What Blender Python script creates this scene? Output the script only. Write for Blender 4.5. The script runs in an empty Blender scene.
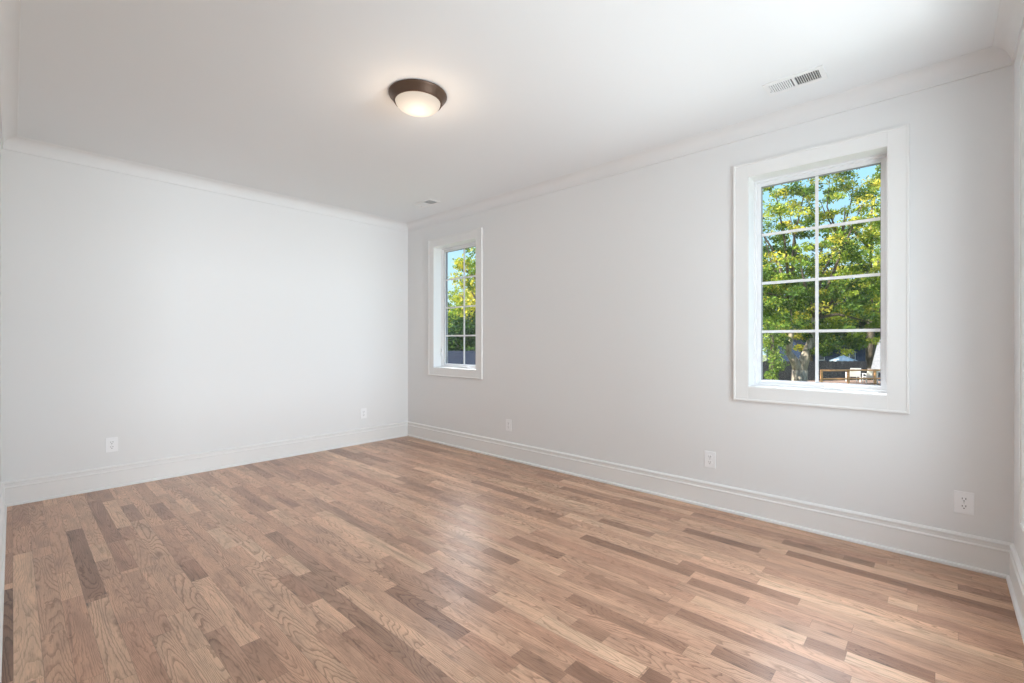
import bpy, bmesh, math, random
import numpy as np
from mathutils import Vector, Matrix
random.seed(7)
PI = math.pi
S = bpy.context.scene
COL = S.collection

# ------------------------------------------------------------------ camera
HEAD = math.atan2(0.6795, 0.7335)
cd = bpy.data.cameras.new('camera')
cd.sensor_width = 36.0
cd.lens = 463.0 / 1024.0 * 36.0
cd.clip_start = 0.01
cd.clip_end = 500
cam = bpy.data.objects.new('camera', cd)
COL.objects.link(cam)
cam.location = (0, 0, 1.2)
cam.rotation_euler = (PI / 2, 0, HEAD - PI / 2)
S.camera = cam
FW = (math.cos(HEAD), math.sin(HEAD))
RT = (math.sin(HEAD), -math.cos(HEAD))

# ------------------------------------------------------------------ view + sky
S.view_settings.view_transform = 'Standard'
S.view_settings.look = 'None'
S.view_settings.gamma = 1.0
S.view_settings.use_curve_mapping = False
S.view_settings.exposure = 0.0
S.cycles.max_bounces = 12
S.cycles.diffuse_bounces = 8
S.cycles.transparent_max_bounces = 12
S.cycles.sample_clamp_indirect = 6

W = bpy.data.worlds.new('sky')
S.world = W
W.use_nodes = True
nt = W.node_tree
nt.nodes.clear()
wo = nt.nodes.new('ShaderNodeOutputWorld')
bg = nt.nodes.new('ShaderNodeBackground')
tc = nt.nodes.new('ShaderNodeTexCoord')
sx = nt.nodes.new('ShaderNodeSeparateXYZ')
cr = nt.nodes.new('ShaderNodeValToRGB')
nt.links.new(tc.outputs['Generated'], sx.inputs[0])
nt.links.new(sx.outputs['Z'], cr.inputs[0])
# bright patch added to the unseen upper sky, for window reflections on the floor
def wn(t, **kw):
    n = nt.nodes.new(t)
    for k_, v_ in kw.items():
        setattr(n, k_, v_)
    return n
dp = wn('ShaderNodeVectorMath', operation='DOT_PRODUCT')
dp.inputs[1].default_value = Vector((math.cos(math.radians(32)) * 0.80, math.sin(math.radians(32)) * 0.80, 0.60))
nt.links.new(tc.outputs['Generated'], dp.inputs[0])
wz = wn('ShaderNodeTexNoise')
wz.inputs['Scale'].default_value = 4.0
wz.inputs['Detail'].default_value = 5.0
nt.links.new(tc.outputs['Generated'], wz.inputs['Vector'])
def wmap(src, a, b_, c_=0.0, d_=1.0):
    n = wn('ShaderNodeMapRange', interpolation_type='SMOOTHSTEP')
    n.inputs['From Min'].default_value = a
    n.inputs['From Max'].default_value = b_
    n.inputs['To Min'].default_value = c_
    n.inputs['To Max'].default_value = d_
    nt.links.new(src, n.inputs['Value'])
    return n.outputs[0]
def wmul(a, b_):
    n = wn('ShaderNodeMath', operation='MULTIPLY')
    nt.links.new(a, n.inputs[0]); nt.links.new(b_, n.inputs[1])
    return n.outputs[0]
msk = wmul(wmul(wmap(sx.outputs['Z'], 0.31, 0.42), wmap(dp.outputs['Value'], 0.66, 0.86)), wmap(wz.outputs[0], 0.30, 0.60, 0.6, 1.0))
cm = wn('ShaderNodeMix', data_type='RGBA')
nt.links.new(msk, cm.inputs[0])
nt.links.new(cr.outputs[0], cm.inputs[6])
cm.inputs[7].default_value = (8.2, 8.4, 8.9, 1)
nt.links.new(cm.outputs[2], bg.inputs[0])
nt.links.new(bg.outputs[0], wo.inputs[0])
cr.color_ramp.elements[0].position = 0.0
cr.color_ramp.elements[0].color = (0.62, 0.80, 0.92, 1)
cr.color_ramp.elements[1].position = 0.75
cr.color_ramp.elements[1].color = (0.10, 0.30, 0.72, 1)
e = cr.color_ramp.elements.new(0.28)
e.color = (0.36, 0.69, 0.90, 1)
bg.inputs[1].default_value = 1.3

# sun stands behind the house, so it lights the trees and no floor
sd = bpy.data.lights.new('sun', 'SUN')
sd.energy = 12.0
sd.angle = math.radians(0.6)
sd.color = (1.0, 0.93, 0.80)
sun = bpy.data.objects.new('sun', sd)
COL.objects.link(sun)
sun.rotation_euler = Vector((-0.75, 0.42, 0.66)).to_track_quat('Z', 'Y').to_euler()

# room box (metres): left wall, window wall, near wall, far wall, ceiling
XL, XW, YN, YF, ZC = -0.055, 3.44, -0.27, 5.0, 2.69
NW = (1.30, 2.85, 0.50, 2.30)        # window added in the unseen near wall, to let fill light in


def area(name, loc, direction, sx_, sy_, energy, color):
    ld = bpy.data.lights.new(name, 'AREA')
    ld.shape = 'RECTANGLE'
    ld.size, ld.size_y = sx_, sy_
    ld.energy = energy
    ld.color = color
    o = bpy.data.objects.new(name, ld)
    COL.objects.link(o)
    o.location = loc
    o.rotation_euler = Vector(direction).to_track_quat('-Z', 'Z').to_euler()
    return o


# fill lights added outside the made-up window behind the camera
area('near_window_fill', ((NW[0] + NW[1]) / 2, YN - 0.30, (NW[2] + NW[3]) / 2), (0, 1, 0),
     NW[1] - NW[0] + 0.1, NW[3] - NW[2] + 0.1, 58, (0.90, 0.955, 1.0))
area('far_wall_fill', (2.25, YN - 4.5, 1.5), (0, 1, 0), 1.3, 2.2, 480, (0.84, 0.92, 1.0))
# fill light added low outside that window, for a bright patch of ceiling
area('ceiling_fill', (2.20, YN - 3.6, -2.9), (0, 0.66, 0.75), 1.3, 1.0, 85, (0.97, 0.985, 1.0))


# ------------------------------------------------------------------ helpers
def px(x, y, depth):
    """a point seen at pixel x, y at this distance ahead of the camera"""
    r = (x - 512) / 463.0 * depth
    return Vector((RT[0] * r + FW[0] * depth, RT[1] * r + FW[1] * depth, 1.2 + (341.5 - y) / 463.0 * depth))


def mat(name, color=(0.8, 0.8, 0.8), rough=0.5, metal=0.0, **kw):
    m = bpy.data.materials.new(name)
    m.use_nodes = True
    b = m.node_tree.nodes['Principled BSDF']
    b.inputs['Base Color'].default_value = (*color, 1)
    b.inputs['Roughness'].default_value = rough
    b.inputs['Metallic'].default_value = metal
    for k, v in kw.items():
        b.inputs[k.replace('_', ' ')].default_value = v
    return m


def N(m, t, **kw):
    n = m.node_tree.nodes.new(t)
    for k, v in kw.items():
        setattr(n, k, v)
    return n


def L(m, a, b):
    m.node_tree.links.new(a, b)


def math_node(m, op, a, b=None, c=None):
    n = N(m, 'ShaderNodeMath', operation=op)
    for i, v in enumerate((a, b, c)):
        if v is None:
            continue
        if isinstance(v, (int, float)):
            n.inputs[i].default_value = v
        else:
            L(m, v, n.inputs[i])
    return n.outputs[0]


def mixc(m, f, a, b, mode='MIX'):
    n = N(m, 'ShaderNodeMix', data_type='RGBA', blend_type=mode)
    for sock, v in ((n.inputs[0], f), (n.inputs[6], a), (n.inputs[7], b)):
        if isinstance(v, (int, float)):
            sock.default_value = v
        elif isinstance(v, tuple):
            sock.default_value = (*v, 1) if len(v) == 3 else v
        else:
            L(m, v, sock)
    return n.outputs[2]


def add_bump(m, scale, strength, dist=0.002, detail=2.0):
    b = m.node_tree.nodes['Principled BSDF']
    t = N(m, 'ShaderNodeTexCoord')
    n = N(m, 'ShaderNodeTexNoise')
    n.inputs['Scale'].default_value = scale
    n.inputs['Detail'].default_value = detail
    bp = N(m, 'ShaderNodeBump')
    bp.inputs['Strength'].default_value = strength
    bp.inputs['Distance'].default_value = dist
    L(m, t.outputs['Object'], n.inputs['Vector'])
    L(m, n.outputs[0], bp.inputs['Height'])
    L(m, bp.outputs[0], b.inputs['Normal'])


def noise_color(m, c0, c1, scale, detail=3, stretch=(1, 1, 1), lo=0.35, hi=0.65):
    b = m.node_tree.nodes['Principled BSDF']
    t = N(m, 'ShaderNodeTexCoord')
    mp = N(m, 'ShaderNodeMapping')
    mp.inputs['Scale'].default_value = stretch
    n = N(m, 'ShaderNodeTexNoise')
    n.inputs['Scale'].default_value = scale
    n.inputs['Detail'].default_value = detail
    r = N(m, 'ShaderNodeValToRGB')
    r.color_ramp.elements[0].position = lo
    r.color_ramp.elements[1].position = hi
    r.color_ramp.elements[0].color = (*c0, 1)
    r.color_ramp.elements[1].color = (*c1, 1)
    L(m, t.outputs['Object'], mp.inputs[0])
    L(m, mp.outputs[0], n.inputs['Vector'])
    L(m, n.outputs[0], r.inputs[0])
    L(m, r.outputs[0], b.inputs['Base Color'])
    return m


def box(bm, x0, x1, y0, y1, z0, z1):
    v = [bm.verts.new(p) for p in ((x0, y0, z0), (x1, y0, z0), (x1, y1, z0), (x0, y1, z0),
                                   (x0, y0, z1), (x1, y0, z1), (x1, y1, z1), (x0, y1, z1))]
    for f in ((3, 2, 1, 0), (4, 5, 6, 7), (0, 1, 5, 4), (1, 2, 6, 5), (2, 3, 7, 6), (3, 0, 4, 7)):
        bm.faces.new([v[i] for i in f])
    return v


def lathe(bm, prof, n=64, center=(0, 0, 0), cap=False):
    rings = []
    for r, z in prof:
        if r < 1e-6:
            rings.append([bm.verts.new((center[0], center[1], center[2] + z))])
        else:
            rings.append([bm.verts.new((center[0] + r * math.cos(2 * PI * i / n), center[1] + r * math.sin(2 * PI * i / n),
                                        center[2] + z)) for i in range(n)])
    for a, b in zip(rings, rings[1:]):
        for i in range(n):
            j = (i + 1) % n
            if len(a) == 1 and len(b) == 1:
                continue
            if len(a) == 1:
                bm.faces.new((a[0], b[i], b[j]))
            elif len(b) == 1:
                bm.faces.new((a[i], b[0], a[j]))
            else:
                bm.faces.new((a[i], b[i], b[j], a[j]))
    if cap:
        for r in (rings[0], rings[-1]):
            if len(r) > 2:
                bm.faces.new(r)


def tube(bm, pts, rads, n=10):
    """tapered tube through points, closed at both ends"""
    pts = [Vector(p) for p in pts]
    rings = []
    for i, p in enumerate(pts):
        d = (pts[min(i + 1, len(pts) - 1)] - pts[max(i - 1, 0)]).normalized()
        q = d.to_track_quat('Z', 'Y')
        rings.append([bm.verts.new(p + q @ Vector((rads[i] * math.cos(2 * PI * k / n), rads[i] * math.sin(2 * PI * k / n), 0)))
                      for k in range(n)])
    for a, b in zip(rings, rings[1:]):
        for i in range(n):
            j = (i + 1) % n
            bm.faces.new((a[i], a[j], b[j], b[i]))
    bm.faces.new(rings[0][::-1])
    bm.faces.new(rings[-1])


def obj(name, bm, m, parent=None, smooth=False, bevel=0.0, seg=2, loc=None):
    if bevel > 0:
        bmesh.ops.bevel(bm, geom=list(bm.edges), offset=bevel, segments=seg, profile=0.6, affect='EDGES', clamp_overlap=True)
    bmesh.ops.recalc_face_normals(bm, faces=bm.faces)
    me = bpy.data.meshes.new(name)
    bm.to_mesh(me)
    bm.free()
    if smooth:
        for p in me.polygons:
            p.use_smooth = True
    me.materials.append(m)
    o = bpy.data.objects.new(name, me)
    COL.objects.link(o)
    if parent is not None:
        o.parent = parent
    if loc is not None:
        o.location = loc
    return o


def empty(name, loc=(0, 0, 0), rz=0.0, label=None, cat=None, group=None, kind=None):
    o = bpy.data.objects.new(name, None)
    COL.objects.link(o)
    o.location = loc
    o.rotation_euler = (0, 0, rz)
    o.empty_display_size = 0.05
    if label: o['label'] = label
    if cat: o['category'] = cat
    if group: o['group'] = group
    if kind: o['kind'] = kind
    return o


def tag(o, label=None, cat=None, group=None, kind=None):
    if label: o['label'] = label
    if cat: o['category'] = cat
    if group: o['group'] = group
    if kind: o['kind'] = kind
    return o


# ------------------------------------------------------------------ materials
M_wall = mat('wall_paint', (0.80, 0.80, 0.80), 0.6)
add_bump(M_wall, 220, 0.10, 0.001)
M_ceil = mat('ceiling_paint', (0.825, 0.84, 0.85), 0.9)
add_bump(M_ceil, 220, 0.08, 0.001)
M_trim = mat('trim_paint', (0.83, 0.825, 0.815), 0.35)
M_white = mat('window_vinyl', (0.86, 0.86, 0.87), 0.35)
M_plate = mat('outlet_plastic', (0.90, 0.90, 0.91), 0.3)
M_slot = mat('outlet_slot', (0.02, 0.02, 0.02), 0.6)
M_screw = mat('screw_metal', (0.6, 0.6, 0.6), 0.35, 0.8)
M_vent = mat('vent_enamel', (0.84, 0.84, 0.84), 0.4)
M_vdark = mat('vent_duct', (0.16, 0.16, 0.165), 0.8)
M_bronze = mat('oil_rubbed_bronze', (0.12, 0.075, 0.052), 0.40, 0.6)
M_gasket = mat('glazing_gasket', (0.30, 0.30, 0.32), 0.6)


def glass_mat():
    m = bpy.data.materials.new('window_glass')
    m.use_nodes = True
    m.node_tree.nodes.clear()
    o = N(m, 'ShaderNodeOutputMaterial')
    t = N(m, 'ShaderNodeBsdfTransparent')
    t.inputs[0].default_value = (0.985, 0.995, 0.99, 1)
    g = N(m, 'ShaderNodeBsdfGlossy')
    g.inputs['Roughness'].default_value = 0.0
    mx = N(m, 'ShaderNodeMixShader')
    mx.inputs[0].default_value = 0.025
    L(m, t.outputs[0], mx.inputs[1])
    L(m, g.outputs[0], mx.inputs[2])
    L(m, mx.outputs[0], o.inputs[0])
    return m


M_glass = glass_mat()


def floor_mat():
    m = mat('oak_planks', (0.5, 0.35, 0.25), 0.33)
    b = m.node_tree.nodes['Principled BSDF']
    at = N(m, 'ShaderNodeAttribute', attribute_name='plank')
    sp = N(m, 'ShaderNodeSeparateColor')
    L(m, at.outputs['Color'], sp.inputs[0])
    tone, seed, warm = sp.outputs[0], sp.outputs[1], sp.outputs[2]
    uv = N(m, 'ShaderNodeUVMap', uv_map='uv')
    su = N(m, 'ShaderNodeSeparateXYZ')
    L(m, uv.outputs[0], su.inputs[0])
    u, v = su.outputs[0], su.outputs[1]
    sz = math_node(m, 'MULTIPLY', seed, 97.0)

    def vec(a, b_, c_):
        n = N(m, 'ShaderNodeCombineXYZ')
        for i, s in enumerate((a, b_, c_)):
            if isinstance(s, (int, float)):
                n.inputs[i].default_value = s
            else:
                L(m, s, n.inputs[i])
        return n.outputs[0]

    def noise(vc, scale=1.0, detail=2.0, rough=0.5, dist=0.0):
        n = N(m, 'ShaderNodeTexNoise')
        n.inputs['Scale'].default_value = scale
        n.inputs['Detail'].default_value = detail
        n.inputs['Roughness'].default_value = rough
        n.inputs['Distortion'].default_value = dist
        L(m, vc, n.inputs['Vector'])
        return n.outputs[0]

    def ramp(f, stops):
        r = N(m, 'ShaderNodeValToRGB')
        els = r.color_ramp.elements
        while len(els) < len(stops):
            els.new(0.5)
        for el, (p, c) in zip(els, stops):
            el.position = p
            el.color = (c, c, c, 1) if isinstance(c, (int, float)) else (*c, 1)
        L(m, f, r.inputs[0])
        return r.outputs[0]

    # cathedral grain: contour lines of a stretched noise
    gx = math_node(m, 'MULTIPLY', u, 12.0)
    gy = math_node(m, 'MULTIPLY', v, 1.15)
    n1 = noise(vec(gx, gy, sz), 1.0, 1.2, 0.35, 0.25)
    wob = noise(vec(math_node(m, 'MULTIPLY', u, 60), math_node(m, 'MULTIPLY', v, 25), sz), 1.0, 2.0)
    lean = math_node(m, 'MULTIPLY', u, math_node(m, 'MULTIPLY', math_node(m, 'SUBTRACT', seed, 0.4), 5.0))
    g = math_node(m, 'ADD', math_node(m, 'ADD', n1, lean), math_node(m, 'MULTIPLY', wob, 0.035))
    ring = math_node(m, 'FRACT', math_node(m, 'MULTIPLY', g, math_node(m, 'ADD', 18.0, math_node(m, 'MULTIPLY', warm, 16.0))))
    ringm = ramp(ring, [(0.0, 0.0), (0.08, 1.0), (0.26, 0.45), (0.45, 0.0), (1.0, 0.0)])
    # fine pores along the board
    por = noise(vec(math_node(m, 'MULTIPLY', u, 420), math_node(m, 'MULTIPLY', v, 16), sz), 1.0, 2.0, 0.6)
    porm = ramp(por, [(0.50, 0.0), (0.72, 1.0)])
    # slow colour drift along the board
    dr = noise(vec(math_node(m, 'MULTIPLY', u, 14), math_node(m, 'MULTIPLY', v, 3.5), math_node(m, 'ADD', sz, 31.0)), 1.0, 3.0, 0.55)
    # streaks of mineral grey-brown
    st = noise(vec(math_node(m, 'MULTIPLY', u, 38), math_node(m, 'MULTIPLY', v, 1.7), math_node(m, 'ADD', sz, 11.0)), 1.0, 3.0, 0.6, 0.4)
    stm = ramp(st, [(0.60, 0.0), (0.74, 1.0)])
    # knots
    vo = N(m, 'ShaderNodeTexVoronoi')
    vo.inputs['Scale'].default_value = 1.0
    L(m, vec(math_node(m, 'MULTIPLY', u, 10.0), math_node(m, 'MULTIPLY', v, 4.5), sz), vo.inputs['Vector'])
    vc = N(m, 'ShaderNodeSeparateColor')
    L(m, vo.outputs['Color'], vc.inputs[0])
    kn = ramp(vo.outputs['Distance'], [(0.03, 1.0), (0.25, 0.0)])
    kmask = math_node(m, 'GREATER_THAN', vc.outputs[0], 0.80)
    knot = math_node(m, 'MULTIPLY', kn, kmask)

    base = ramp(tone, [(0.0, (0.10, 0.052, 0.032)), (0.22, (0.285, 0.158, 0.102)), (0.5, (0.54, 0.328, 0.218)),
                       (0.78, (0.70, 0.465, 0.312)), (1.0, (0.82, 0.60, 0.42))])
    # warm boards lean red-pink, cool boards lean straw-grey
    base = mixc(m, math_node(m, 'MULTIPLY', warm, 0.45), base, mixc(m, 1.0, base, (1.05, 0.90, 0.87), 'MULTIPLY'))
    base = mixc(m, 0.55, base, mixc(m, 1.0, base, ramp(dr, [(0.25, 0.5), (0.5, 1.0), (0.75, 1.32)]), 'MULTIPLY'))
    base = mixc(m, math_node(m, 'MULTIPLY', ringm, math_node(m, 'ADD', 0.35, math_node(m, 'MULTIPLY', math_node(m, 'FRACT', math_node(m, 'MULTIPLY', seed, 7.3)), 0.55))), base, mixc(m, 1.0, base, (0.46, 0.40, 0.37), 'MULTIPLY'))
    base = mixc(m, math_node(m, 'MULTIPLY', porm, 0.6), base, mixc(m, 1.0, base, (0.5, 0.45, 0.42), 'MULTIPLY'))
    base = mixc(m, math_node(m, 'MULTIPLY', stm, 0.65), base, mixc(m, 1.0, base, (0.45, 0.42, 0.42), 'MULTIPLY'))
    base = mixc(m, math_node(m, 'MULTIPLY', knot, 0.85), base, (0.055, 0.035, 0.028))
    # seams
    ed = N(m, 'ShaderNodeAttribute', attribute_name='size')
    se = N(m, 'ShaderNodeSeparateColor')
    L(m, ed.outputs['Color'], se.inputs[0])
    eu = math_node(m, 'MINIMUM', u, math_node(m, 'SUBTRACT', se.outputs[0], u))
    v0 = math_node(m, 'SUBTRACT', v, se.outputs[2])
    ev = math_node(m, 'MINIMUM', v0, math_node(m, 'SUBTRACT', se.outputs[1], v0))
    seam = math_node(m, 'LESS_THAN', math_node(m, 'MINIMUM', eu, ev), 0.0006)
    base = mixc(m, math_node(m, 'MULTIPLY', seam, 0.55), base, (0.06, 0.035, 0.025))
    L(m, base, b.inputs['Base Color'])
    rgh = math_node(m, 'ADD', math_node(m, 'MULTIPLY', ringm, 0.08), math_node(m, 'ADD', 0.28, math_node(m, 'MULTIPLY', dr, 0.04)))
    L(m, rgh, b.inputs['Roughness'])
    h = math_node(m, 'ADD', math_node(m, 'MULTIPLY', ringm, -0.6), math_node(m, 'MULTIPLY', porm, -0.4))
    big = noise(vec(math_node(m, 'MULTIPLY', u, 8), math_node(m, 'MULTIPLY', v, 3), sz), 1.0, 1.0)
    h = math_node(m, 'ADD', h, math_node(m, 'MULTIPLY', big, 1.5))
    bp = N(m, 'ShaderNodeBump')
    bp.inputs['Strength'].default_value = 0.35
    bp.inputs['Distance'].default_value = 0.0012
    L(m, h, bp.inputs['Height'])
    L(m, bp.outputs[0], b.inputs['Normal'])
    return m


# ------------------------------------------------------------------ floor
PW = 0.0757
PX0 = 0.0025          # one seam runs at this x
# boards the photo shows plainly: centre line from (x,y) to (x,y) in the photo, tone, warmth
KEY = [
    (78, 529, 95.7, 597, .16, .5), (5.5, 590, 7, 683, .04, .0), (24.6, 553, 27, 683, .86, .1), (44, 556, 51, 633, .55, .1),
    (99, 500, 118, 541, .22, .6), (116, 542, 128, 570, .36, .9), (114, 500, 125, 527, .80, .3), (128, 573, 147, 613, .47, .2), (52, 505, 66, 572, .55, .4),
    (210, 530, 230, 548, .88, .2), (248, 540, 268, 560, .86, .2), (270, 533, 340, 588, .30, .1), (210, 632, 256, 683, .40, .3),
    (190, 652, 220, 683, .84, .2), (97, 600, 113, 683, .72, .2), (66, 600, 78, 683, .50, .8), (13, 510, 12, 548, .40, .6), (12, 553, 11, 583, .35, .5), (34, 505, 40, 548, .50, .4),
    (388, 565, 442, 609, .34, .2), (401, 538, 432, 553, .30, .5), (424, 573, 497, 611, .22, .7), (387, 590, 465, 635, .14, .4),
    (512, 538, 561, 557, .24, .5), (598, 521, 650, 537, .22, .2), (580, 538, 689, 577, .16, .4), (587, 576, 680, 612, .30, .5),
    (515, 654, 560, 680, .28, .5), (577, 660, 612, 683, .12, .4), (645, 673, 670, 683, .12, .6), (480, 552, 513, 564, .22, .5),
    (575, 622, 612, 633, .30, .4), (535, 622, 642, 673, .84, .2), (683, 531, 758, 553, .10, .4), (785, 555, 1019, 618, .10, .5),
    (760, 579, 1024, 667, .86, .1), (674, 568, 800, 600, .22, .5), (805, 642, 845, 658, .20, .6), (847, 645, 935, 680, .16, .9),
    (676, 614, 850, 682, .18, .5), (712, 652, 770, 682, .16, .4), (785, 539, 822, 550, .12, .5), (845, 555, 875, 563, .16, .3),
    (958, 588, 1015, 603, .26, .5), (888, 599, 918, 606, .84, .1), (691, 579, 748, 600, .20, .6), (150, 505, 165, 520, .24, .3),
    (128, 505, 140, 520, .30, .4), (300, 470, 340, 484, .25, .5), (560, 488, 600, 500, .25, .4), (480, 468, 510, 476, .28, .4),
    (362, 452, 390, 462, .22, .4), (620, 500, 660, 510, .28, .4), (700, 505, 760, 520, .30, .4),
]


def onfloor(x, y):
    d = 463.0 * 1.2 / (y - 341.5)
    r = (x - 512) / 463.0 * d
    return RT[0] * r + FW[0] * d, RT[1] * r + FW[1] * d


def build_floor():
    c0 = math.floor((XL - PX0) / PW) - 1
    c1 = math.ceil((XW + 0.05 - PX0) / PW)
    y0, y1 = YN - 0.05, YF + 0.05
    keys = {}
    for ax, ay, bx, by, t, w in KEY:
        A, B = onfloor(ax, ay), onfloor(bx, by)
        c = math.floor(((A[0] + B[0]) / 2 - PX0) / PW)
        ya, yb = min(A[1], B[1]), max(A[1], B[1])
        keys.setdefault(c, []).append([max(ya, y0), min(yb, y1), t, w])
    rnd = random.Random(21)
    V, F, tones, uvs, sizes = [], [], [], [], []
    for c in range(c0, c1 + 1):
        ks = sorted(keys.get(c, []))
        spans, cur = [], y0
        for k in ks:
            if k[0] < cur:
                k[0] = cur
            if k[1] - k[0] < 0.08:
                continue
            spans.append((cur, k[0], None)); spans.append((k[0], k[1], (k[2], k[3]))); cur = k[1]
        spans.append((cur, y1, None))
        for a, b, kk in spans:
            if b - a < 0.02:
                if b - a <= 0:
                    continue
            pieces = []
            if kk is None:
                y = a if a > y0 else y0 - rnd.random() * 0.9
                while y < b - 1e-6:
                    ln = min(1.7, max(0.28, rnd.gauss(0.72, 0.38)))
                    e_ = y + ln
                    if b - e_ < 0.22:
                        e_ = b
                    pieces.append((max(y, a), min(e_, b)))
                    y = e_
            else:
                pieces = [(a, b)]
            for p, q in pieces:
                if q <= p:
                    continue
                x0, x1 = PX0 + c * PW, PX0 + (c + 1) * PW
                if kk is None:
                    r_ = rnd.random()
                    t = rnd.gauss(0.56, 0.11)
                    if r_ < 0.10: t = rnd.uniform(0.22, 0.40)
                    elif r_ > 0.87: t = rnd.uniform(0.74, 0.88)
                    w = rnd.random()
                else:
                    t, w = kk
                s = rnd.random()
                i = len(V)
                V += [(x0, p, 0), (x1, p, 0), (x1, q, 0), (x0, q, 0)]
                F.append((i, i + 1, i + 2, i + 3))
                off = s * 3.0
                t = 0.54 + (t - 0.54) * (0.72 if t < 0.54 else 0.85)
                tones.append((min(max(t, 0), 1), s, w))
                sizes.append((PW, q - p, off))
                uvs.append(((0, off), (PW, off), (PW, off + q - p), (0, off + q - p)))
    me = bpy.data.meshes.new('floor')
    n = len(F)
    # slab under the boards
    i = len(V)
    xa, xb = PX0 + c0 * PW, PX0 + (c1 + 1) * PW
    V += [(x, y, z) for z in (-0.12, -0.001) for x, y in ((xa, y0), (xb, y0), (xb, y1), (xa, y1))]
    F += [(i + 3, i + 2, i + 1, i), (i, i + 1, i + 5, i + 4), (i + 1, i + 2, i + 6, i + 5), (i + 2, i + 3, i + 7, i + 6),
          (i + 3, i, i + 4, i + 7)]
    me.from_pydata(V, [], F)
    uvl = me.uv_layers.new(name='uv')
    pa = me.color_attributes.new('plank', 'FLOAT_COLOR', 'CORNER')
    sa = me.color_attributes.new('size', 'FLOAT_COLOR', 'CORNER')
    uvl, pa, sa = me.uv_layers['uv'], me.color_attributes['plank'], me.color_attributes['size']
    for f in range(n):
        for k in range(4):
            li = f * 4 + k
            uvl.data[li].uv = uvs[f][k]
            pa.data[li].color = (*tones[f], 1)
            sa.data[li].color = (*sizes[f], 1)
    for li in range(n * 4, len(me.loops)):
        pa.data[li].color = (0.4, 0.5, 0.5, 1)
        sa.data[li].color = (1, 1, 0, 1)
        uvl.data[li].uv = (0.5, 0.5)
    me.materials.append(floor_mat())
    o = bpy.data.objects.new('floor', me)
    COL.objects.link(o)
    tag(o, kind='structure')


build_floor()

# ------------------------------------------------------------------ shell
T = 0.18     # wall thickness
OPEN = [(0.216, 0.977, 0.880, 2.336), (3.700, 4.461, 0.880, 2.336)]    # rough openings, y0 y1 z0 z1


def wall_with_holes(name, fixed0, fixed1, a0, a1, holes, axis):
    """a slab between fixed0..fixed1 across, a0..a1 along, with rectangular openings"""
    bm = bmesh.new()
    zs0, zs1 = -0.12, ZC + 0.15

    def bx(p, q, z0, z1):
        if q - p < 1e-5 or z1 - z0 < 1e-5: return
        if axis == 'x':
            box(bm, fixed0, fixed1, p, q, z0, z1)
        else:
            box(bm, p, q, fixed0, fixed1, z0, z1)
    cur = a0
    for (p, q, z0, z1) in sorted(holes):
        bx(cur, p, zs0, zs1)
        bx(p, q, zs0, z0)
        bx(p, q, z1, zs1)
        cur = q
    bx(cur, a1, zs0, zs1)
    return tag(obj(name, bm, M_wall), kind='structure')


wall_with_holes('wall_right', XW, XW + T, YN - T, YF + T, OPEN, 'x')
wall_with_holes('wall_left', XL - T, XL, YN - T, YF + T, [], 'x')
wall_with_holes('wall_far', YF, YF + T, XL, XW, [], 'y')
wall_with_holes('wall_near', YN - T, YN, XL, XW, [NW], 'y')
bm = bmesh.new()
box(bm, XL - T, XW + T, YN - T, YF + T, ZC, ZC + 0.2)
tag(obj('ceiling', bm, M_ceil), kind='structure')


def run(name, prof, side, m, bev=0.0):
    """sweep a profile (out from wall, z) along one wall with mitred ends"""
    bm = bmesh.new()
    ends = {'right': [(XW, YN, -1, 1), (XW, YF, -1, -1)], 'left': [(XL, YF, 1, -1), (XL, YN, 1, 1)],
            'far': [(XW, YF, -1, -1), (XL, YF, 1, -1)], 'near': [(XL, YN, 1, 1), (XW, YN, -1, 1)]}[side]
    rings = []
    for (x, y, dx, dy) in ends:
        rings.append([bm.verts.new((x + dx * d, y + dy * d, z)) for d, z in prof])
    n = len(prof)
    for i in range(n):
        j = (i + 1) % n
        bm.faces.new((rings[0][i], rings[0][j], rings[1][j], rings[1][i]))
    bm.faces.new(rings[0]); bm.faces.new(rings[1][::-1])
    return tag(obj(name, bm, m), kind='structure')


base_prof = [(0, 0), (0.029, 0), (0.029, 0.010), (0.026, 0.016), (0.0175, 0.0185), (0.016, 0.020), (0.016, 0.128), (0.018, 0.131),
             (0.018, 0.136), (0.0125, 0.143), (0.0125, 0.160), (0.0155, 0.163), (0.0155, 0.170), (0.008, 0.178), (0, 0.180)]
cove = [(0, 2.598), (0.010, 2.598), (0.010, 2.604)]
for k in range(0, 15):
    a = k / 14 * PI / 2
    cove.append((0.007 + 0.003 * (1 - k / 14) + 0.072 * (1 - math.cos(a)), 2.607 + 0.080 * math.sin(a)))
cove += [(0.081, ZC), (0, ZC)]
for s in ('right', 'left', 'far', 'near'):
    run('baseboard_' + s, base_prof, s, M_trim)
for i, s in enumerate(('right', 'left', 'far', 'near')):
    run('trim_%d' % (i + 1), cove, s, M_wall)


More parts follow.
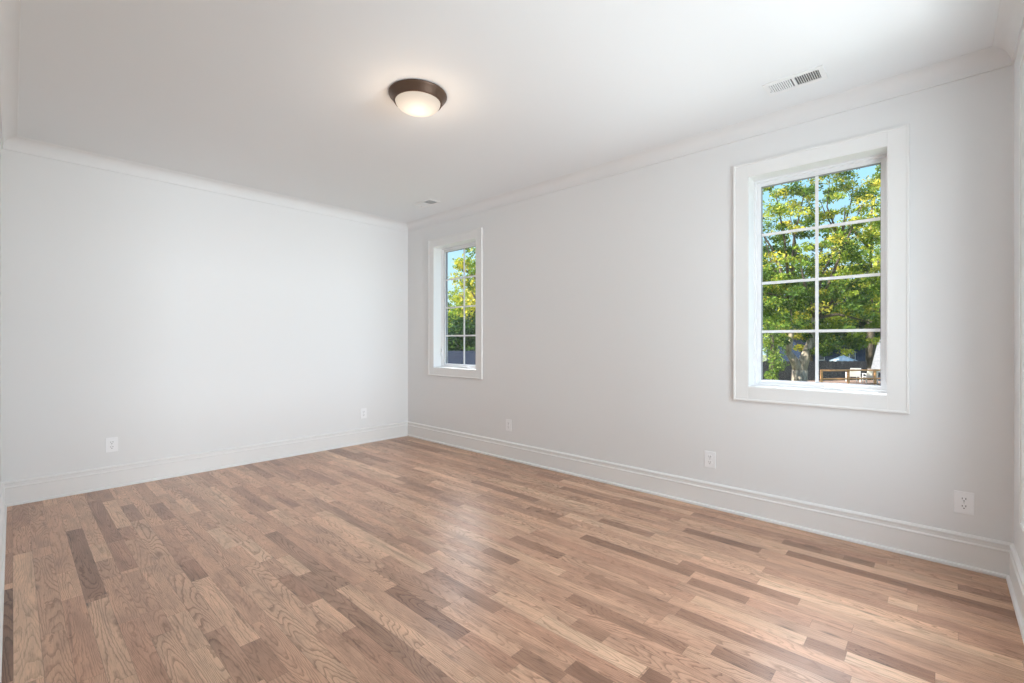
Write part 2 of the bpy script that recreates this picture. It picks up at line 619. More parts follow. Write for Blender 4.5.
# ------------------------------------------------------------------ windows
def window(name, a0, a1, z0, z1, conv, cols=2, rows=4):
    """a0..a1 along the wall, z0..z1, conv(a, d, z): d measured outward from the wall face"""
    root = empty(name, conv((a0 + a1) / 2, 0, z0), kind='structure')
    inv = Matrix.Translation(root.location).inverted()

    def bx(bm, p, q, d0, d1, za, zb):
        A, B = conv(p, d0, za), conv(q, d1, zb)
        A, B = inv @ Vector(A), inv @ Vector(B)
        box(bm, min(A.x, B.x), max(A.x, B.x), min(A.y, B.y), max(A.y, B.y), min(A.z, B.z), max(A.z, B.z))

    def frame(bm, p, q, za, zb, w, d0, d1):
        bx(bm, p, p + w, d0, d1, za, zb)
        bx(bm, q - w, q, d0, d1, za, zb)
        bx(bm, p + w, q - w, d0, d1, za, za + w)
        bx(bm, p + w, q - w, d0, d1, zb - w, zb)
    # casing: flat boards, a thin raised band round the outside
    bm = bmesh.new()
    frame(bm, a0 - 0.076, a1 + 0.076, z0 - 0.076, z1 + 0.076, 0.084, -0.018, 0.0)
    obj('casing', bm, M_trim, root, bevel=0.0015)
    bm = bmesh.new()
    frame(bm, a0 - 0.087, a1 + 0.087, z0 - 0.087, z1 + 0.087, 0.013, -0.023, 0.0)
    obj('casing_band', bm, M_trim, root, bevel=0.003)
    # jamb lining
    bm = bmesh.new()
    frame(bm, a0, a1, z0, z1, 0.012, -0.016, 0.175)
    obj('jamb', bm, M_trim, root)
    g0, g1, h0, h1 = a0 + 0.012, a1 - 0.012, z0 + 0.012, z1 - 0.012
    bm = bmesh.new()
    frame(bm, g0, g1, h0, h1, 0.014, 0.105, 0.178)
    obj('window_frame', bm, M_white, root, bevel=0.0015)
    s0, s1, t0, t1 = g0 + 0.014, g1 - 0.014, h0 + 0.014, h1 - 0.014
    bm = bmesh.new()
    frame(bm, s0, s1, t0, t1, 0.024, 0.125, 0.170)
    sash = obj('sash', bm, M_white, root, bevel=0.002)
    p0, p1, q0, q1 = s0 + 0.024, s1 - 0.024, t0 + 0.024, t1 - 0.024
    bm = bmesh.new()
    frame(bm, p0, p1, q0, q1, 0.003, 0.140, 0.165)
    obj('gasket', bm, M_gasket, sash)
    bm = bmesh.new()
    bx(bm, p0, p1, 0.150, 0.154, q0, q1)
    obj('glass_pane', bm, M_glass, sash)
    bm = bmesh.new()
    mw = 0.009
    for c in range(1, cols):
        a = p0 + (p1 - p0) * c / cols
        bx(bm, a - mw, a + mw, 0.141, 0.1495, q0, q1)
    cs = [p0 + (p1 - p0) * c / cols for c in range(cols + 1)]
    for r in range(1, rows):
        z = q0 + (q1 - q0) * r / rows
        for c in range(cols):
            aa = cs[c] + (mw if c else 0)
            bb = cs[c + 1] - (mw if c < cols - 1 else 0)
            bx(bm, aa, bb, 0.1412, 0.1495, z - mw, z + mw)
    obj('grille', bm, M_white, sash)
    # folding crank and its cover at the sill, lock lever on the left stile
    am = a0 + (a1 - a0) * 0.37
    bm = bmesh.new()
    bx(bm, am - 0.055, am + 0.055, 0.078, 0.124, h0, h0 + 0.012)
    bx(bm, am - 0.040, am + 0.045, 0.070, 0.098, h0 + 0.012, h0 + 0.020)
    bx(bm, am - 0.040, am - 0.022, 0.072, 0.094, h0 + 0.020, h0 + 0.028)
    obj('crank_handle', bm, M_white, root, bevel=0.003)
    bm = bmesh.new()
    bx(bm, g1 - 0.012, g1, 0.090, 0.106, h0 + 0.13, h0 + 0.23)
    bx(bm, g1 - 0.024, g1 - 0.012, 0.092, 0.103, h0 + 0.18, h0 + 0.225)
    obj('lock_lever', bm, M_white, root, bevel=0.003)
    return root


for i, (p, q, z0, z1) in enumerate(OPEN):
    window('window_%d' % (i + 1), p, q, z0, z1, lambda a, d, z: (XW + d, a, z))
window('window_3', *NW, lambda a, d, z: (a, YN - d, z), cols=4)  # added window behind the camera, an opening for the fill lights


# ------------------------------------------------------------------ outlets
def make_outlet(loc, rz, label):
    """local +y points into the room"""
    root = empty('electrical_outlet', loc, rz, label, 'outlet', 'white duplex outlets above the baseboard')
    bm = bmesh.new()
    box(bm, -0.039, 0.039, 0, 0.006, -0.059, 0.059)
    obj('wall_plate', bm, M_plate, root, bevel=0.0028, seg=3)
    for dz in (-0.0195, 0.0195):
        bm = bmesh.new()
        n = 28
        ring = []
        for k in range(n):
            a = 2 * PI * k / n
            x = 0.0172 * math.cos(a)
            z = max(-0.0135, min(0.0135, 0.0172 * math.sin(a)))
            ring.append((x, z + dz))
        A = [bm.verts.new((x, 0.004, z)) for x, z in ring]
        B = [bm.verts.new((x, 0.0078, z)) for x, z in ring]
        for k in range(n):
            bm.faces.new((A[k], A[(k + 1) % n], B[(k + 1) % n], B[k]))
        bm.faces.new(B); bm.faces.new(A[::-1])
        r = obj('receptacle', bm, M_plate, root)
        bm = bmesh.new()
        box(bm, -0.0082, -0.0055, 0.0070, 0.0082, dz - 0.001, dz + 0.0085)
        box(bm, 0.0055, 0.0082, 0.0070, 0.0082, dz - 0.001, dz + 0.0075)
        # round ground hole
        ring = [(0.0028 * math.cos(2 * PI * k / 12), dz - 0.0085 + 0.0028 * math.sin(2 * PI * k / 12)) for k in range(12)]
        A = [bm.verts.new((x, 0.0070, z)) for x, z in ring]
        B = [bm.verts.new((x, 0.0082, z)) for x, z in ring]
        for k in range(12):
            bm.faces.new((A[k], A[(k + 1) % 12], B[(k + 1) % 12], B[k]))
        bm.faces.new(B); bm.faces.new(A[::-1])
        obj('slots', bm, M_slot, r)
    bm = bmesh.new()
    n = 14
    A = [bm.verts.new((0.0032 * math.cos(2 * PI * k / n), 0.0055, 0.0032 * math.sin(2 * PI * k / n))) for k in range(n)]
    B = [bm.verts.new((0.0028 * math.cos(2 * PI * k / n), 0.0070, 0.0028 * math.sin(2 * PI * k / n))) for k in range(n)]
    for k in range(n):
        bm.faces.new((A[k], A[(k + 1) % n], B[(k + 1) % n], B[k]))
    bm.faces.new(B); bm.faces.new(A[::-1])
    obj('screw', bm, M_screw, root)
    return root


def copy_tree(o, parent=None):
    c = o.copy()
    COL.objects.link(c)
    if parent is not None:
        c.parent = parent
    for ch in [x for x in list(COL.objects) if x.parent == o]:
        copy_tree(ch, c)
    return c


o0 = make_outlet((0.556, YF, 0.352), PI, 'white wall outlet on the far wall, left one of the two there')
for loc, rz, lab in (((2.817, YF, 0.352), PI, 'white wall outlet on the far wall close to the room corner'),
                     ((XW, 3.230, 0.348), PI / 2, 'white wall outlet right of the small far window, low on the wall'),
                     ((XW, 1.228, 0.345), PI / 2, 'white wall outlet low on the wall left of the large near window'),
                     ((XW, -0.090, 0.343), PI / 2, 'white wall outlet at the right end of the window wall, below the near window')):
    c = copy_tree(o0)
    c.location = loc
    c.rotation_euler = (0, 0, rz)
    c['label'] = lab


# ------------------------------------------------------------------ ceiling vents
def make_vent(loc, label):
    root = empty('ceiling_vent', loc, 0, label, 'vent', 'white ceiling air vents')
    hx, hy = 0.083, 0.148
    bm = bmesh.new()
    ix, iy = 0.052, 0.122
    box(bm, -hx, -ix, -hy, hy, -0.006, 0)
    box(bm, ix, hx, -hy, hy, -0.006, 0)
    box(bm, -ix, ix, -hy, -iy, -0.006, 0)
    box(bm, -ix, ix, iy, hy, -0.006, 0)
    box(bm, -ix, ix, -0.007, 0.007, -0.006, 0)
    obj('vent_frame', bm, M_vent, root, bevel=0.0015)
    bm = bmesh.new()
    box(bm, -ix, ix, -iy, iy, -0.0008, -0.0001)
    obj('duct_opening', bm, M_vdark, root)
    for sgn in (-1, 1):
        bm = bmesh.new()
        n = 10
        for k in range(n):
            yc = sgn * (0.013 + (k + 0.5) * 0.0108)
            t = -sgn * 0.0022
            w = 0.0009
            pts = [(yc - t - w, -0.006), (yc - t + w, -0.006), (yc + t + w, -0.001), (yc + t - w, -0.001)]
            A = [bm.verts.new((-ix, y, z)) for y, z in pts]
            B = [bm.verts.new((ix, y, z)) for y, z in pts]
            for q in range(4):
                bm.faces.new((A[q], A[(q + 1) % 4], B[(q + 1) % 4], B[q]))
            bm.faces.new(A[::-1]); bm.faces.new(B)
        obj('louvers', bm, M_vent, root)
    bm = bmesh.new()
    box(bm, 0.02, 0.024, iy + 0.004, iy + 0.007, -0.009, -0.006)
    obj('damper_lever', bm, M_vdark, root)
    return root


v0 = make_vent((3.044, 0.614, ZC), 'white slatted ceiling vent near the big window at upper right')
v1 = copy_tree(v0)
v1.location = (3.03, 4.06, ZC)
v1['label'] = 'white ceiling vent near the far corner above the small window'


# ------------------------------------------------------------------ ceiling light
def ceiling_light():
    c = (1.664, 2.314, ZC)
    root = empty('ceiling_light', c, 0, 'round bronze flush ceiling light with lit frosted glass bowl', 'ceiling light')
    bm = bmesh.new()
    lathe(bm, [(0.0, 0.0), (0.165, 0.0), (0.172, -0.003), (0.1735, -0.008), (0.171, -0.013), (0.166, -0.018), (0.157, -0.031),
               (0.147, -0.044), (0.142, -0.052), (0.138, -0.054), (0.134, -0.051), (0.134, -0.020), (0.0, -0.020)], 96)
    obj('pan', bm, M_bronze, root, smooth=True)
    m = bpy.data.materials.new('frosted_glass_lit')
    m.use_nodes = True
    b = m.node_tree.nodes['Principled BSDF']
    b.inputs['Base Color'].default_value = (0.12, 0.12, 0.12, 1)
    b.inputs['Specular IOR Level'].default_value = 0.1
    b.inputs['Roughness'].default_value = 0.3
    t = N(m, 'ShaderNodeTexCoord')
    vm = N(m, 'ShaderNodeVectorMath', operation='DISTANCE')
    vm.inputs[1].default_value = (0, 0, -0.06)
    L(m, t.outputs['Object'], vm.inputs[0])
    rr = N(m, 'ShaderNodeMapRange')
    rr.inputs['From Min'].default_value = 0.02
    rr.inputs['From Max'].default_value = 0.14
    rr.inputs['To Min'].default_value = 1.25
    rr.inputs['To Max'].default_value = 0.62
    L(m, vm.outputs['Value'], rr.inputs['Value'])
    b.inputs['Emission Color'].default_value = (1.0, 0.83, 0.66, 1)
    L(m, rr.outputs[0], b.inputs['Emission Strength'])
    bm = bmesh.new()
    prof = [(0.1335 * math.cos(a), -0.048 - 0.060 * math.sin(a)) for a in [k / 14 * PI / 2 for k in range(14)]] + [(0.0, -0.108)]
    lathe(bm, [(0.1335, -0.036)] + prof, 96)
    obj('glass_bowl', bm, m, root, smooth=True)
    ld = bpy.data.lights.new('halo_light', 'POINT')  # unseen light added below the bowl, for the halo on the ceiling
    ld.energy = 3.0
    ld.color = (1.0, 0.78, 0.58)
    ld.shadow_soft_size = 0.1
    o = bpy.data.objects.new('halo_light', ld)
    COL.objects.link(o)
    o.parent = root
    o.location = (0, 0, -0.22)


ceiling_light()

# ------------------------------------------------------------------ outdoors
GZ = -3.0      # garden level: the room is upstairs
M_bark = noise_color(mat('bark', rough=0.9), (0.16, 0.12, 0.09), (0.42, 0.36, 0.29), 3.0, 5, (3, 3, 0.7))
M_dark_bark = noise_color(mat('dark_bark', rough=0.9), (0.05, 0.04, 0.03), (0.14, 0.11, 0.08), 3.0, 5, (3, 3, 0.7))
M_lawn = noise_color(mat('lawn', rough=0.95), (0.05, 0.09, 0.025), (0.16, 0.15, 0.07), 0.6, 6)
add_bump(M_lawn, 8, 0.5, 0.1, 4)


def leaf_mat(name):
    m = bpy.data.materials.new(name)
    m.use_nodes = True
    m.node_tree.nodes.clear()
    o = N(m, 'ShaderNodeOutputMaterial')
    at = N(m, 'ShaderNodeAttribute', attribute_name='leaf')
    d = N(m, 'ShaderNodeBsdfDiffuse')
    t = N(m, 'ShaderNodeBsdfTranslucent')
    mx = N(m, 'ShaderNodeMixShader')
    mx.inputs[0].default_value = 0.25
    L(m, at.outputs['Color'], d.inputs[0])
    L(m, mixc(m, 1.0, at.outputs['Color'], (1.1, 1.05, 0.6), 'MULTIPLY'), t.inputs[0])
    L(m, d.outputs[0], mx.inputs[1])
    L(m, t.outputs[0], mx.inputs[2])
    L(m, mx.outputs[0], o.inputs[0])
    return m


M_leaf = leaf_mat('leaves')


def leaves(name, clusters, per, size, cols, parent, seed=0, flat=1.0):
    """one mesh of folded leaf blades gathered round the cluster points (x, y, z, radius)"""
    rng = np.random.default_rng(seed)
    C = np.array(clusters, float)
    n = len(C) * per
    ci = np.repeat(np.arange(len(C)), per)
    d = rng.normal(size=(n, 3))
    d /= np.linalg.norm(d, axis=1)[:, None]
    rad = rng.random(n) ** 0.45
    P = C[ci, :3] + d * (rad * C[ci, 3])[:, None] * np.array([1, 1, flat])
    A = rng.normal(size=(n, 3)); A /= np.linalg.norm(A, axis=1)[:, None]
    B = rng.normal(size=(n, 3)); B = np.cross(A, B); B /= np.linalg.norm(B, axis=1)[:, None]
    s = size * rng.uniform(0.6, 1.3, n)[:, None]
    Nn = np.cross(A, B)
    v0 = P - A * s
    v1 = P + B * s * 0.45 + Nn * s * 0.15
    v2 = P + A * s
    v3 = P - B * s * 0.45 + Nn * s * 0.15
    V = np.stack([v0, v1, v2, v3], 1).reshape(-1, 3)
    me = bpy.data.meshes.new(name)
    me.vertices.add(n * 4)
    me.vertices.foreach_set('co', V.ravel())
    me.loops.add(n * 6)
    me.polygons.add(n * 2)
    b = np.arange(n)[:, None] * 4
    idx = (b + np.array([0, 1, 2, 0, 2, 3])[None]).ravel()
    me.loops.foreach_set('vertex_index', idx.astype(np.int32))
    me.polygons.foreach_set('loop_start', (np.arange(n * 2) * 3).astype(np.int32))
    me.update(calc_edges=True)
    at = me.color_attributes.new('leaf', 'FLOAT_COLOR', 'POINT')
    cols = np.array(cols, float)
    cc = rng.integers(0, len(cols), len(C))            # each spray has its own hue
    k = np.where(rng.random(n) < 0.7, cc[ci], rng.integers(0, len(cols), n))
    c = cols[k] * rng.uniform(0.75, 1.25, n)[:, None]
    c4 = np.concatenate([np.repeat(c, 4, 0), np.ones((n * 4, 1))], 1)
    at.data.foreach_set('color', c4.astype(np.float32).ravel())
    me.materials.append(M_leaf)
    o = bpy.data.objects.new(name, me)
    COL.objects.link(o)
    o.parent = parent
    return o


def crown(center, rad, n, seed, cr=(0.5, 0.9), shell=0.5):
    """cluster points filling an ellipsoid, thicker near its skin"""
    rng = random.Random(seed)
    out = []
    while len(out) < n:
        v = Vector((rng.gauss(0, 1), rng.gauss(0, 1), rng.gauss(0, 1))).normalized() * (rng.random() ** shell)
        out.append((center[0] + v.x * rad[0], center[1] + v.y * rad[1], center[2] + v.z * rad[2], rng.uniform(*cr)))
    return out


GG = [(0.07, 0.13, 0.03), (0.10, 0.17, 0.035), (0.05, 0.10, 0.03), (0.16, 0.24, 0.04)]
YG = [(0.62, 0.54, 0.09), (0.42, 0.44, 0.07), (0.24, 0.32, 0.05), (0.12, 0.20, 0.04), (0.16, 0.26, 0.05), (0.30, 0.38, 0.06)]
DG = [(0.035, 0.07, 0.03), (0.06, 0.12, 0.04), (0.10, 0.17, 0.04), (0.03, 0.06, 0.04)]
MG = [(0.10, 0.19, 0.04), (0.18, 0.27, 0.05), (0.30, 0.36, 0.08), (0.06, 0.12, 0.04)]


def limbs(bm, base, targets, r0, rng):
    for t in targets:
        t = Vector(t)
        mid = base.lerp(t, 0.5) + Vector((rng.uniform(-.4, .4), rng.uniform(-.4, .4), rng.uniform(0, .5)))
        tube(bm, [base, mid, t], [r0, r0 * 0.6, r0 * 0.2], 8)


# big forked tree straight outside the large window
def big_tree():
    D = 28.0
    b = px(799, 341, D)
    loc = Vector((b.x, b.y, GZ))
    root = empty('tree', loc, 0, 'large yellow-green leafy tree with forked pale trunk outside the large window', 'tree')
    off = lambda v: Vector(v) - loc
    bm = bmesh.new()
    fork = off(px(800, 370, D))
    tube(bm, [(0, 0, 0), (0, 0, 1.2), fork], [0.62, 0.42, 0.42], 14)
    tube(bm, [fork + Vector((0, 0, -.3)), off(px(794, 360, D)), off(px(788, 352, D))], [0.30, 0.24, 0.17], 10)
    tube(bm, [fork + Vector((0, 0, -.3)), off(px(805, 357, D)), off(px(810, 344, D)), off(px(815, 318, D)), off(px(822, 290, D))],
         [0.32, 0.27, 0.22, 0.17, 0.12], 10)
    tube(bm, [off(px(788, 354, D)), off(px(792, 330, D)), off(px(790, 300, D)), off(px(778, 262, D))], [0.17, 0.16, 0.12, 0.08], 10)
    trunk = obj('trunk', bm, M_bark, root, smooth=True)
    bm = bmesh.new()
    rng = random.Random(3)
    limbs(bm, off(px(815, 318, D)), [off(px(x, y, D + dd)) for x, y, dd in
          ((850, 300, 1), (870, 270, -1), (840, 240, 0), (835, 215, 2), (862, 205, -1), (800, 262, -2), (870, 322, -2))], 0.12, rng)
    limbs(bm, off(px(790, 300, D)), [off(px(x, y, D + dd)) for x, y, dd in
          ((765, 240, 0), (790, 215, 1), (805, 190, -1), (750, 290, 1), (775, 190, 0), (740, 200, 1))], 0.10, rng)
    limbs(bm, off(px(840, 240, D)), [off(px(x, y, D + dd)) for x, y, dd in
          ((830, 180, 0), (855, 175, 1), (845, 205, -1), (880, 215, 1), (820, 200, 0))], 0.06, rng)
    obj('branches', bm, M_dark_bark, trunk, smooth=True)
    cl, cd_ = [], []
    # sprays: (pixel x, pixel y, spread in metres, count)
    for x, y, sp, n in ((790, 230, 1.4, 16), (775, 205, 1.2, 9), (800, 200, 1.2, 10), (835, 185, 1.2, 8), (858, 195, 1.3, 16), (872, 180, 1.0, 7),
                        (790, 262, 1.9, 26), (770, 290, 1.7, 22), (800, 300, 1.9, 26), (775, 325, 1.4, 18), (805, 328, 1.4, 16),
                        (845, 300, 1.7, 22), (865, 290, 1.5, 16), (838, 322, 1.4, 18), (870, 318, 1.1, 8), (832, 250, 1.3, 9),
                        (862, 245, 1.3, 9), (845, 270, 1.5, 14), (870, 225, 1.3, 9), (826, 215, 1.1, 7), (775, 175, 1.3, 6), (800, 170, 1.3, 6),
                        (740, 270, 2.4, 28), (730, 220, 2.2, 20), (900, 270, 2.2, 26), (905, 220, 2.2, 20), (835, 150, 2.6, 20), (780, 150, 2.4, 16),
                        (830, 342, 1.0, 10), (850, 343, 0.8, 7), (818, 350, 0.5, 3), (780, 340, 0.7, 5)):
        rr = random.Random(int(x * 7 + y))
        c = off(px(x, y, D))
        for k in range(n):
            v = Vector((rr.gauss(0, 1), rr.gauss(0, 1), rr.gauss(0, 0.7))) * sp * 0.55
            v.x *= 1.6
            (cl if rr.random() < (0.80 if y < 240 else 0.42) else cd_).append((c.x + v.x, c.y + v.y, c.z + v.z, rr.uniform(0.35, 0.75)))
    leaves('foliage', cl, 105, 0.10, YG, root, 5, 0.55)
    leaves('shaded_foliage', cd_, 105, 0.10, GG, root, 6, 0.55)  # darker greens painted in for shade, mostly in the lower sprays


big_tree()


def tree(x, D, top_y, w, label, cols, seed, nclus, leaf=0.15, low=0.30, per=60, cr_=(0.5, 0.9), name='tree', group=None, barkm=None):
    """round-headed tree at pixel column x, distance D, crown top at pixel row top_y, crown half width w metres"""
    b = px(x, 341, D)
    loc = Vector((b.x, b.y, GZ))
    root = empty(name, loc, 0, label, 'tree', group)
    H = px(x, top_y, D).z - GZ
    bm = bmesh.new()
    z0 = H * low
    tube(bm, [(0, 0, 0), (0.1, 0.1, z0), (0.0, 0.1, H * 0.7), (0.1, 0, H * 0.95)], [0.019 * H, 0.015 * H, 0.010 * H, 0.004 * H], 10)
    tr = obj('trunk', bm, barkm or M_dark_bark, root, smooth=True)
    bm = bmesh.new()
    rng = random.Random(seed)
    for k in range(9):
        a = rng.uniform(0, 2 * PI)
        z = rng.uniform(z0, H * 0.7)
        tube(bm, [(0.05, 0.1, z), (w * .45 * math.cos(a), w * .45 * math.sin(a), z + H * .07), (w * .8 * math.cos(a), w * .8 * math.sin(a), z + H * .13)],
             [0.012 * H, 0.008 * H, 0.003 * H], 7)
    obj('branches', bm, M_dark_bark, tr, smooth=True)
    cz = (z0 + H) / 2
    leaves('foliage', crown((0, 0, cz), (w, w, (H - z0) / 2), nclus, seed, cr_), per, leaf, cols, root, seed, 0.7)
    return root


# ivy covered trunk left of the big tree
b = px(773, 341, 26.5)
iv = empty('tree', (b.x, b.y, GZ), 0, 'slim trunk wrapped in bright green ivy at the left edge of the large window', 'tree')
bm = bmesh.new()
tube(bm, [(0, 0, 0), (0.05, 0, 2.0), (-0.05, 0.05, 4.6)], [0.2, 0.17, 0.1], 10)
obj('trunk', bm, M_dark_bark, iv, smooth=True)
rr = random.Random(9)
leaves('ivy', [(rr.gauss(0, .2), rr.gauss(0, .2), z * 0.12, rr.uniform(.25, .42) + max(0, z * .12 - 2.6) * .18) for z in range(0, 40)], 80, 0.08,
       [(0.16, 0.26, 0.05), (0.28, 0.36, 0.08), (0.10, 0.18, 0.04)], iv, 12)

BG = 'dark trees closing the garden beyond the big tree'
tree(872, 46, 190, 4.5, 'airy yellow-green tree right behind the big tree in the large window', YG, 31, 120, 0.16, per=50)
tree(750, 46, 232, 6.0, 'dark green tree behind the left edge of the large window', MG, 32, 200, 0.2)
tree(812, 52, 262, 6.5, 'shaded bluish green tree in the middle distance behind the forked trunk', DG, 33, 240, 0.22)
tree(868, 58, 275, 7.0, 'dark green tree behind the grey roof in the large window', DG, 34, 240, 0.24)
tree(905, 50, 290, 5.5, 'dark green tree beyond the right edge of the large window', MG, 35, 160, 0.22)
# small window
tree(487, 34, 236, 2.6, 'tall yellow-green tree on the right of the small window', YG, 36, 150, 0.14, 0.25, 60)
tree(464, 40, 280, 2.0, 'pale green tree in the middle of the small window', YG, 37, 60, 0.13, 0.3)
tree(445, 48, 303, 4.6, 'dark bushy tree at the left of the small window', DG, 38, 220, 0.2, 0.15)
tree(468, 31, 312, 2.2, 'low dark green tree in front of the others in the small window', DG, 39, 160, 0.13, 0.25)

# ground
bm = bmesh.new()
box(bm, 6, 160, -60, 150, GZ - 0.3, GZ)
tag(obj('lawn', bm, M_lawn), 'shaded garden ground beyond the windows', 'lawn', kind='structure')


# dark board fence along the back of the garden
def fence(x0, x1, D, h, label):
    A, B = px(x0, 341, D), px(x1, 341, D)
    ang = math.atan2(B.y - A.y, B.x - A.x)
    ln = (B.xy - A.xy).length
    root = empty('garden_fence', (A.x, A.y, GZ), ang, label, 'fence')
    M = noise_color(mat('fence_board', rough=0.9), (0.012, 0.015, 0.022), (0.035, 0.036, 0.042), 2.0, 4, (6, 1, 0.3))
    bm = bmesh.new()
    n = int(ln / 0.16)
    for k in range(n):
        box(bm, k * 0.16, k * 0.16 + 0.145, -0.012, 0.012, 0.08, h - (k % 3) * 0.015)
    obj('boards', bm, M, root)
    bm = bmesh.new()
    box(bm, 0, ln, 0.012, 0.06, 0.4, 0.5)
    box(bm, 0, ln, 0.012, 0.06, h - 0.4, h - 0.3)
    obj('rails', bm, M, root)
    for k in range(int(ln / 2.4) + 1):
        bm = bmesh.new()
        box(bm, k * 2.4 - 0.05, k * 2.4 + 0.05, 0.012, 0.11, 0, h + 0.05)
        obj('post', bm, M, root)
    return root


fence(738, 868, 38, 2.6, 'dark weathered board fence behind the forked trunk')


# neighbouring houses
def house(x, y_eave, y_ridge, D, w, dpt, rz, label, wallc, roofc, hip=0.0):
    b = px(x, 341, D)
    root = empty('house', (b.x, b.y, GZ), rz, label, 'house')
    ze = px(x, y_eave, D).z - GZ
    zr = px(x, y_ridge, D).z - GZ
    mw = noise_color(mat('house_siding', rough=0.85), tuple(c * 0.85 for c in wallc), wallc, 1.0, 3, (0.3, 0.3, 9))
    mr = noise_color(mat('roof_shingles', rough=0.9), tuple(c * 0.75 for c in roofc), roofc, 7.0, 4, (1, 1, 1))
    for q in (mw, mr):
        q.node_tree.nodes['Principled BSDF'].inputs['Specular IOR Level'].default_value = 0.1
    bm = bmesh.new()
    hx, hy = w / 2, dpt / 2
    # walls with gables on the +-x ends
    v = [bm.verts.new(p) for p in ((-hx, -hy, 0), (hx, -hy, 0), (hx, hy, 0), (-hx, hy, 0), (-hx, -hy, ze), (hx, -hy, ze), (hx, hy, ze), (-hx, hy, ze),
                                   (-hx + hip, 0, zr), (hx - hip, 0, zr))]
    for f in ((3, 2, 1, 0), (0, 1, 5, 4), (2, 3, 7, 6), (1, 2, 6, 9, 5), (3, 0, 4, 8, 7), (4, 5, 9, 8), (6, 7, 8, 9)):
        bm.faces.new([v[i] for i in f])
    obj('walls', bm, mw, root)
    bm = bmesh.new()
    sl = (zr - ze) / hy
    o = 0.35
    for s in (-1, 1):
        P = [(-hx - o, s * (hy + o), ze - sl * o), (hx + o, s * (hy + o), ze - sl * o), (hx + o - (hip + o if hip else 0), 0, zr), (-hx - o + (hip + o if hip else 0), 0, zr)]
        A = [bm.verts.new((p[0], p[1], p[2] + 0.02)) for p in P]
        B = [bm.verts.new((p[0], p[1], p[2] + 0.16)) for p in P]
        for k in range(4):
            bm.faces.new((A[k], A[(k + 1) % 4], B[(k + 1) % 4], B[k]))
        bm.faces.new(A[::-1]); bm.faces.new(B)
    if hip:
        for s in (-1, 1):
            P = [(s * (hx + o), -hy - o, ze - sl * o), (s * (hx + o), hy + o, ze - sl * o), (s * (hx - hip), 0, zr)]
            A = [bm.verts.new((p[0], p[1], p[2] + 0.02)) for p in P]
            B = [bm.verts.new((p[0], p[1], p[2] + 0.16)) for p in P]
            for k in range(3):
                bm.faces.new((A[k], A[(k + 1) % 3], B[(k + 1) % 3], B[k]))
            bm.faces.new(A[::-1]); bm.faces.new(B)
    obj('roof', bm, mr, root)
    mwf = mat('house_window_frame', (0.55, 0.57, 0.6), 0.5)
    mg = mat('house_window_glass', (0.03, 0.04, 0.06), 0.05)
    for k in range(3):
        for s in (-1, 1):
            bm = bmesh.new()
            xc = -hx * 0.6 + k * hx * 0.6
            box(bm, xc - 0.55, xc + 0.55, s * hy - 0.04, s * hy + 0.04, ze * 0.35, ze * 0.35 + 1.4)
            fr = obj('window', bm, mwf, root, bevel=0.01)
            bm = bmesh.new()
            box(bm, xc - 0.45, xc + 0.45, s * hy - 0.055, s * hy + 0.055, ze * 0.35 + 0.1, ze * 0.35 + 1.3)
            obj('pane', bm, mg, fr)
    return root


house(832, 346, 328, 78, 18, 8, HEAD - PI / 2 + 0.12, 'dark blue-grey house under trees behind the parasol', (0.025, 0.04, 0.075), (0.008, 0.012, 0.02))
house(917, 368, 341, 37.5, 5.2, 4.4, HEAD - PI / 2 - 0.67, 'small outbuilding with a pale grey shingled roof at the right of the large window', (0.05, 0.06, 0.09), (0.27, 0.27, 0.29), hip=0.15)
house(455, 372, 354, 23, 12, 5, HEAD - PI / 2 + 0.35, 'low dark roofed house at the bottom of the small window', (0.05, 0.07, 0.12), (0.006, 0.012, 0.028))


# raised deck with a railing
def deck():
    D = 31.0
    A, B = px(821, 341, D), px(905, 341, D + 0.6)
    ang = math.atan2(B.y - A.y, B.x - A.x)
    ln = (B.xy - A.xy).length
    root = empty('wooden_deck', (A.x, A.y, GZ), ang, 'raised orange-brown wooden deck with a low rail, bottom right of the large window', 'deck')
    M = noise_color(mat('deck_cedar', rough=0.8), (0.55, 0.24, 0.09), (0.80, 0.42, 0.20), 2.5, 4, (1, 5, 5))
    MB_ = noise_color(mat('deck_floor', rough=0.85), (0.16, 0.09, 0.06), (0.28, 0.17, 0.11), 2.5, 4, (1, 5, 5))
    zt = px(850, 370.5, D).z - GZ
    zl = px(850, 379, D).z - GZ
    zf = zl - 0.35
    bm = bmesh.new()
    n = 18
    for k in range(n):
        box(bm, 0, ln, k * 0.15, k * 0.15 + 0.14, zf - 0.04, zf)
    obj('deck_boards', bm, MB_, root)
    bm = bmesh.new()
    box(bm, 0, ln, -0.05, 0.0, zf - 0.30, zf)
    obj('fascia', bm, MB_, root)
    for z, t in ((zt, 0.05), (zl, 0.045)):
        bm = bmesh.new()
        box(bm, 0, ln, -0.03, 0.09, z - t, z + t)
        obj('rail', bm, M, root)
    k = 0
    while k * 1.95 <= ln:
        bm = bmesh.new()
        box(bm, k * 1.95, k * 1.95 + 0.12, -0.02, 0.08, 0.0, zt - 0.05)
        obj('post', bm, M, root)
        k += 1
    return root, zf, ang


dk, dz, dang = deck()


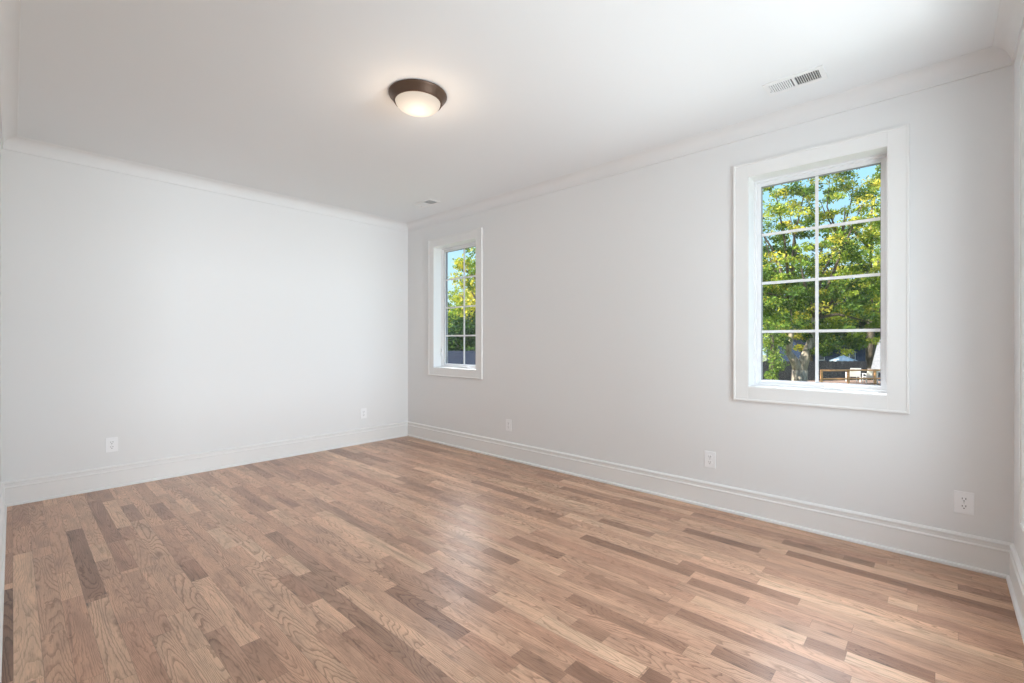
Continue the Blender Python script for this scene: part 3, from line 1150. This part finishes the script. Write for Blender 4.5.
def parasol():
    D = 46.0
    b = px(843, 341, D)
    root = empty('patio_umbrella', (b.x, b.y, GZ), 0, 'pale blue-white patio umbrella open in the shaded yard', 'umbrella')
    zt = px(843, 355, D).z - GZ
    ze = px(843, 360.5, D).z - GZ
    bm = bmesh.new()
    n = 8
    top = bm.verts.new((0, 0, zt)); top2 = bm.verts.new((0, 0, zt - 0.02))
    r1 = [bm.verts.new((1.15 * math.cos(2 * PI * k / n), 1.15 * math.sin(2 * PI * k / n), ze)) for k in range(n)]
    r2 = [bm.verts.new((1.15 * math.cos(2 * PI * k / n), 1.15 * math.sin(2 * PI * k / n), ze - 0.10)) for k in range(n)]
    for k in range(n):
        j = (k + 1) % n
        bm.faces.new((top, r1[k], r1[j])); bm.faces.new((r1[k], r2[k], r2[j], r1[j])); bm.faces.new((top2, r2[j], r2[k]))
    obj('canopy', bm, mat('umbrella_cloth', (0.62, 0.70, 0.78), 0.9), root)
    bm = bmesh.new()
    tube(bm, [(0, 0, 0), (0, 0, zt + 0.12)], [0.03, 0.025], 8)
    obj('pole', bm, M_bark, root)


parasol()


def patio_chair(x, D, label):
    b = px(x, 341, D)
    root = empty('patio_chair', (b.x, b.y, GZ + dz), dang + 2.8, label, 'chair', 'pale chairs on the deck')
    M = mat('white_resin', (0.75, 0.75, 0.74), 0.5)
    bm = bmesh.new(); box(bm, -0.32, 0.32, -0.28, 0.28, 0.38, 0.44); obj('seat', bm, M, root, bevel=0.01)
    bm = bmesh.new(); v = box(bm, -0.32, 0.32, 0.24, 0.30, 0.44, 1.0)
    for q in v[4:]: q.co.y += 0.14
    obj('backrest', bm, M, root, bevel=0.01)
    for s in (-1, 1):
        bm = bmesh.new(); box(bm, s * 0.33 - 0.04, s * 0.33 + 0.04, -0.28, 0.30, 0.62, 0.66); obj('armrest', bm, M, root, bevel=0.01)
        for y in (-0.25, 0.25):
            bm = bmesh.new(); box(bm, s * 0.33 - 0.025, s * 0.33 + 0.025, y - 0.025, y + 0.025, 0, 0.62); obj('leg', bm, M, root)
    return root


patio_chair(870, 31.9, 'white chair on the wooden deck, nearer the outbuilding')
patio_chair(853, 32.8, 'white chair on the wooden deck, nearer the parasol')
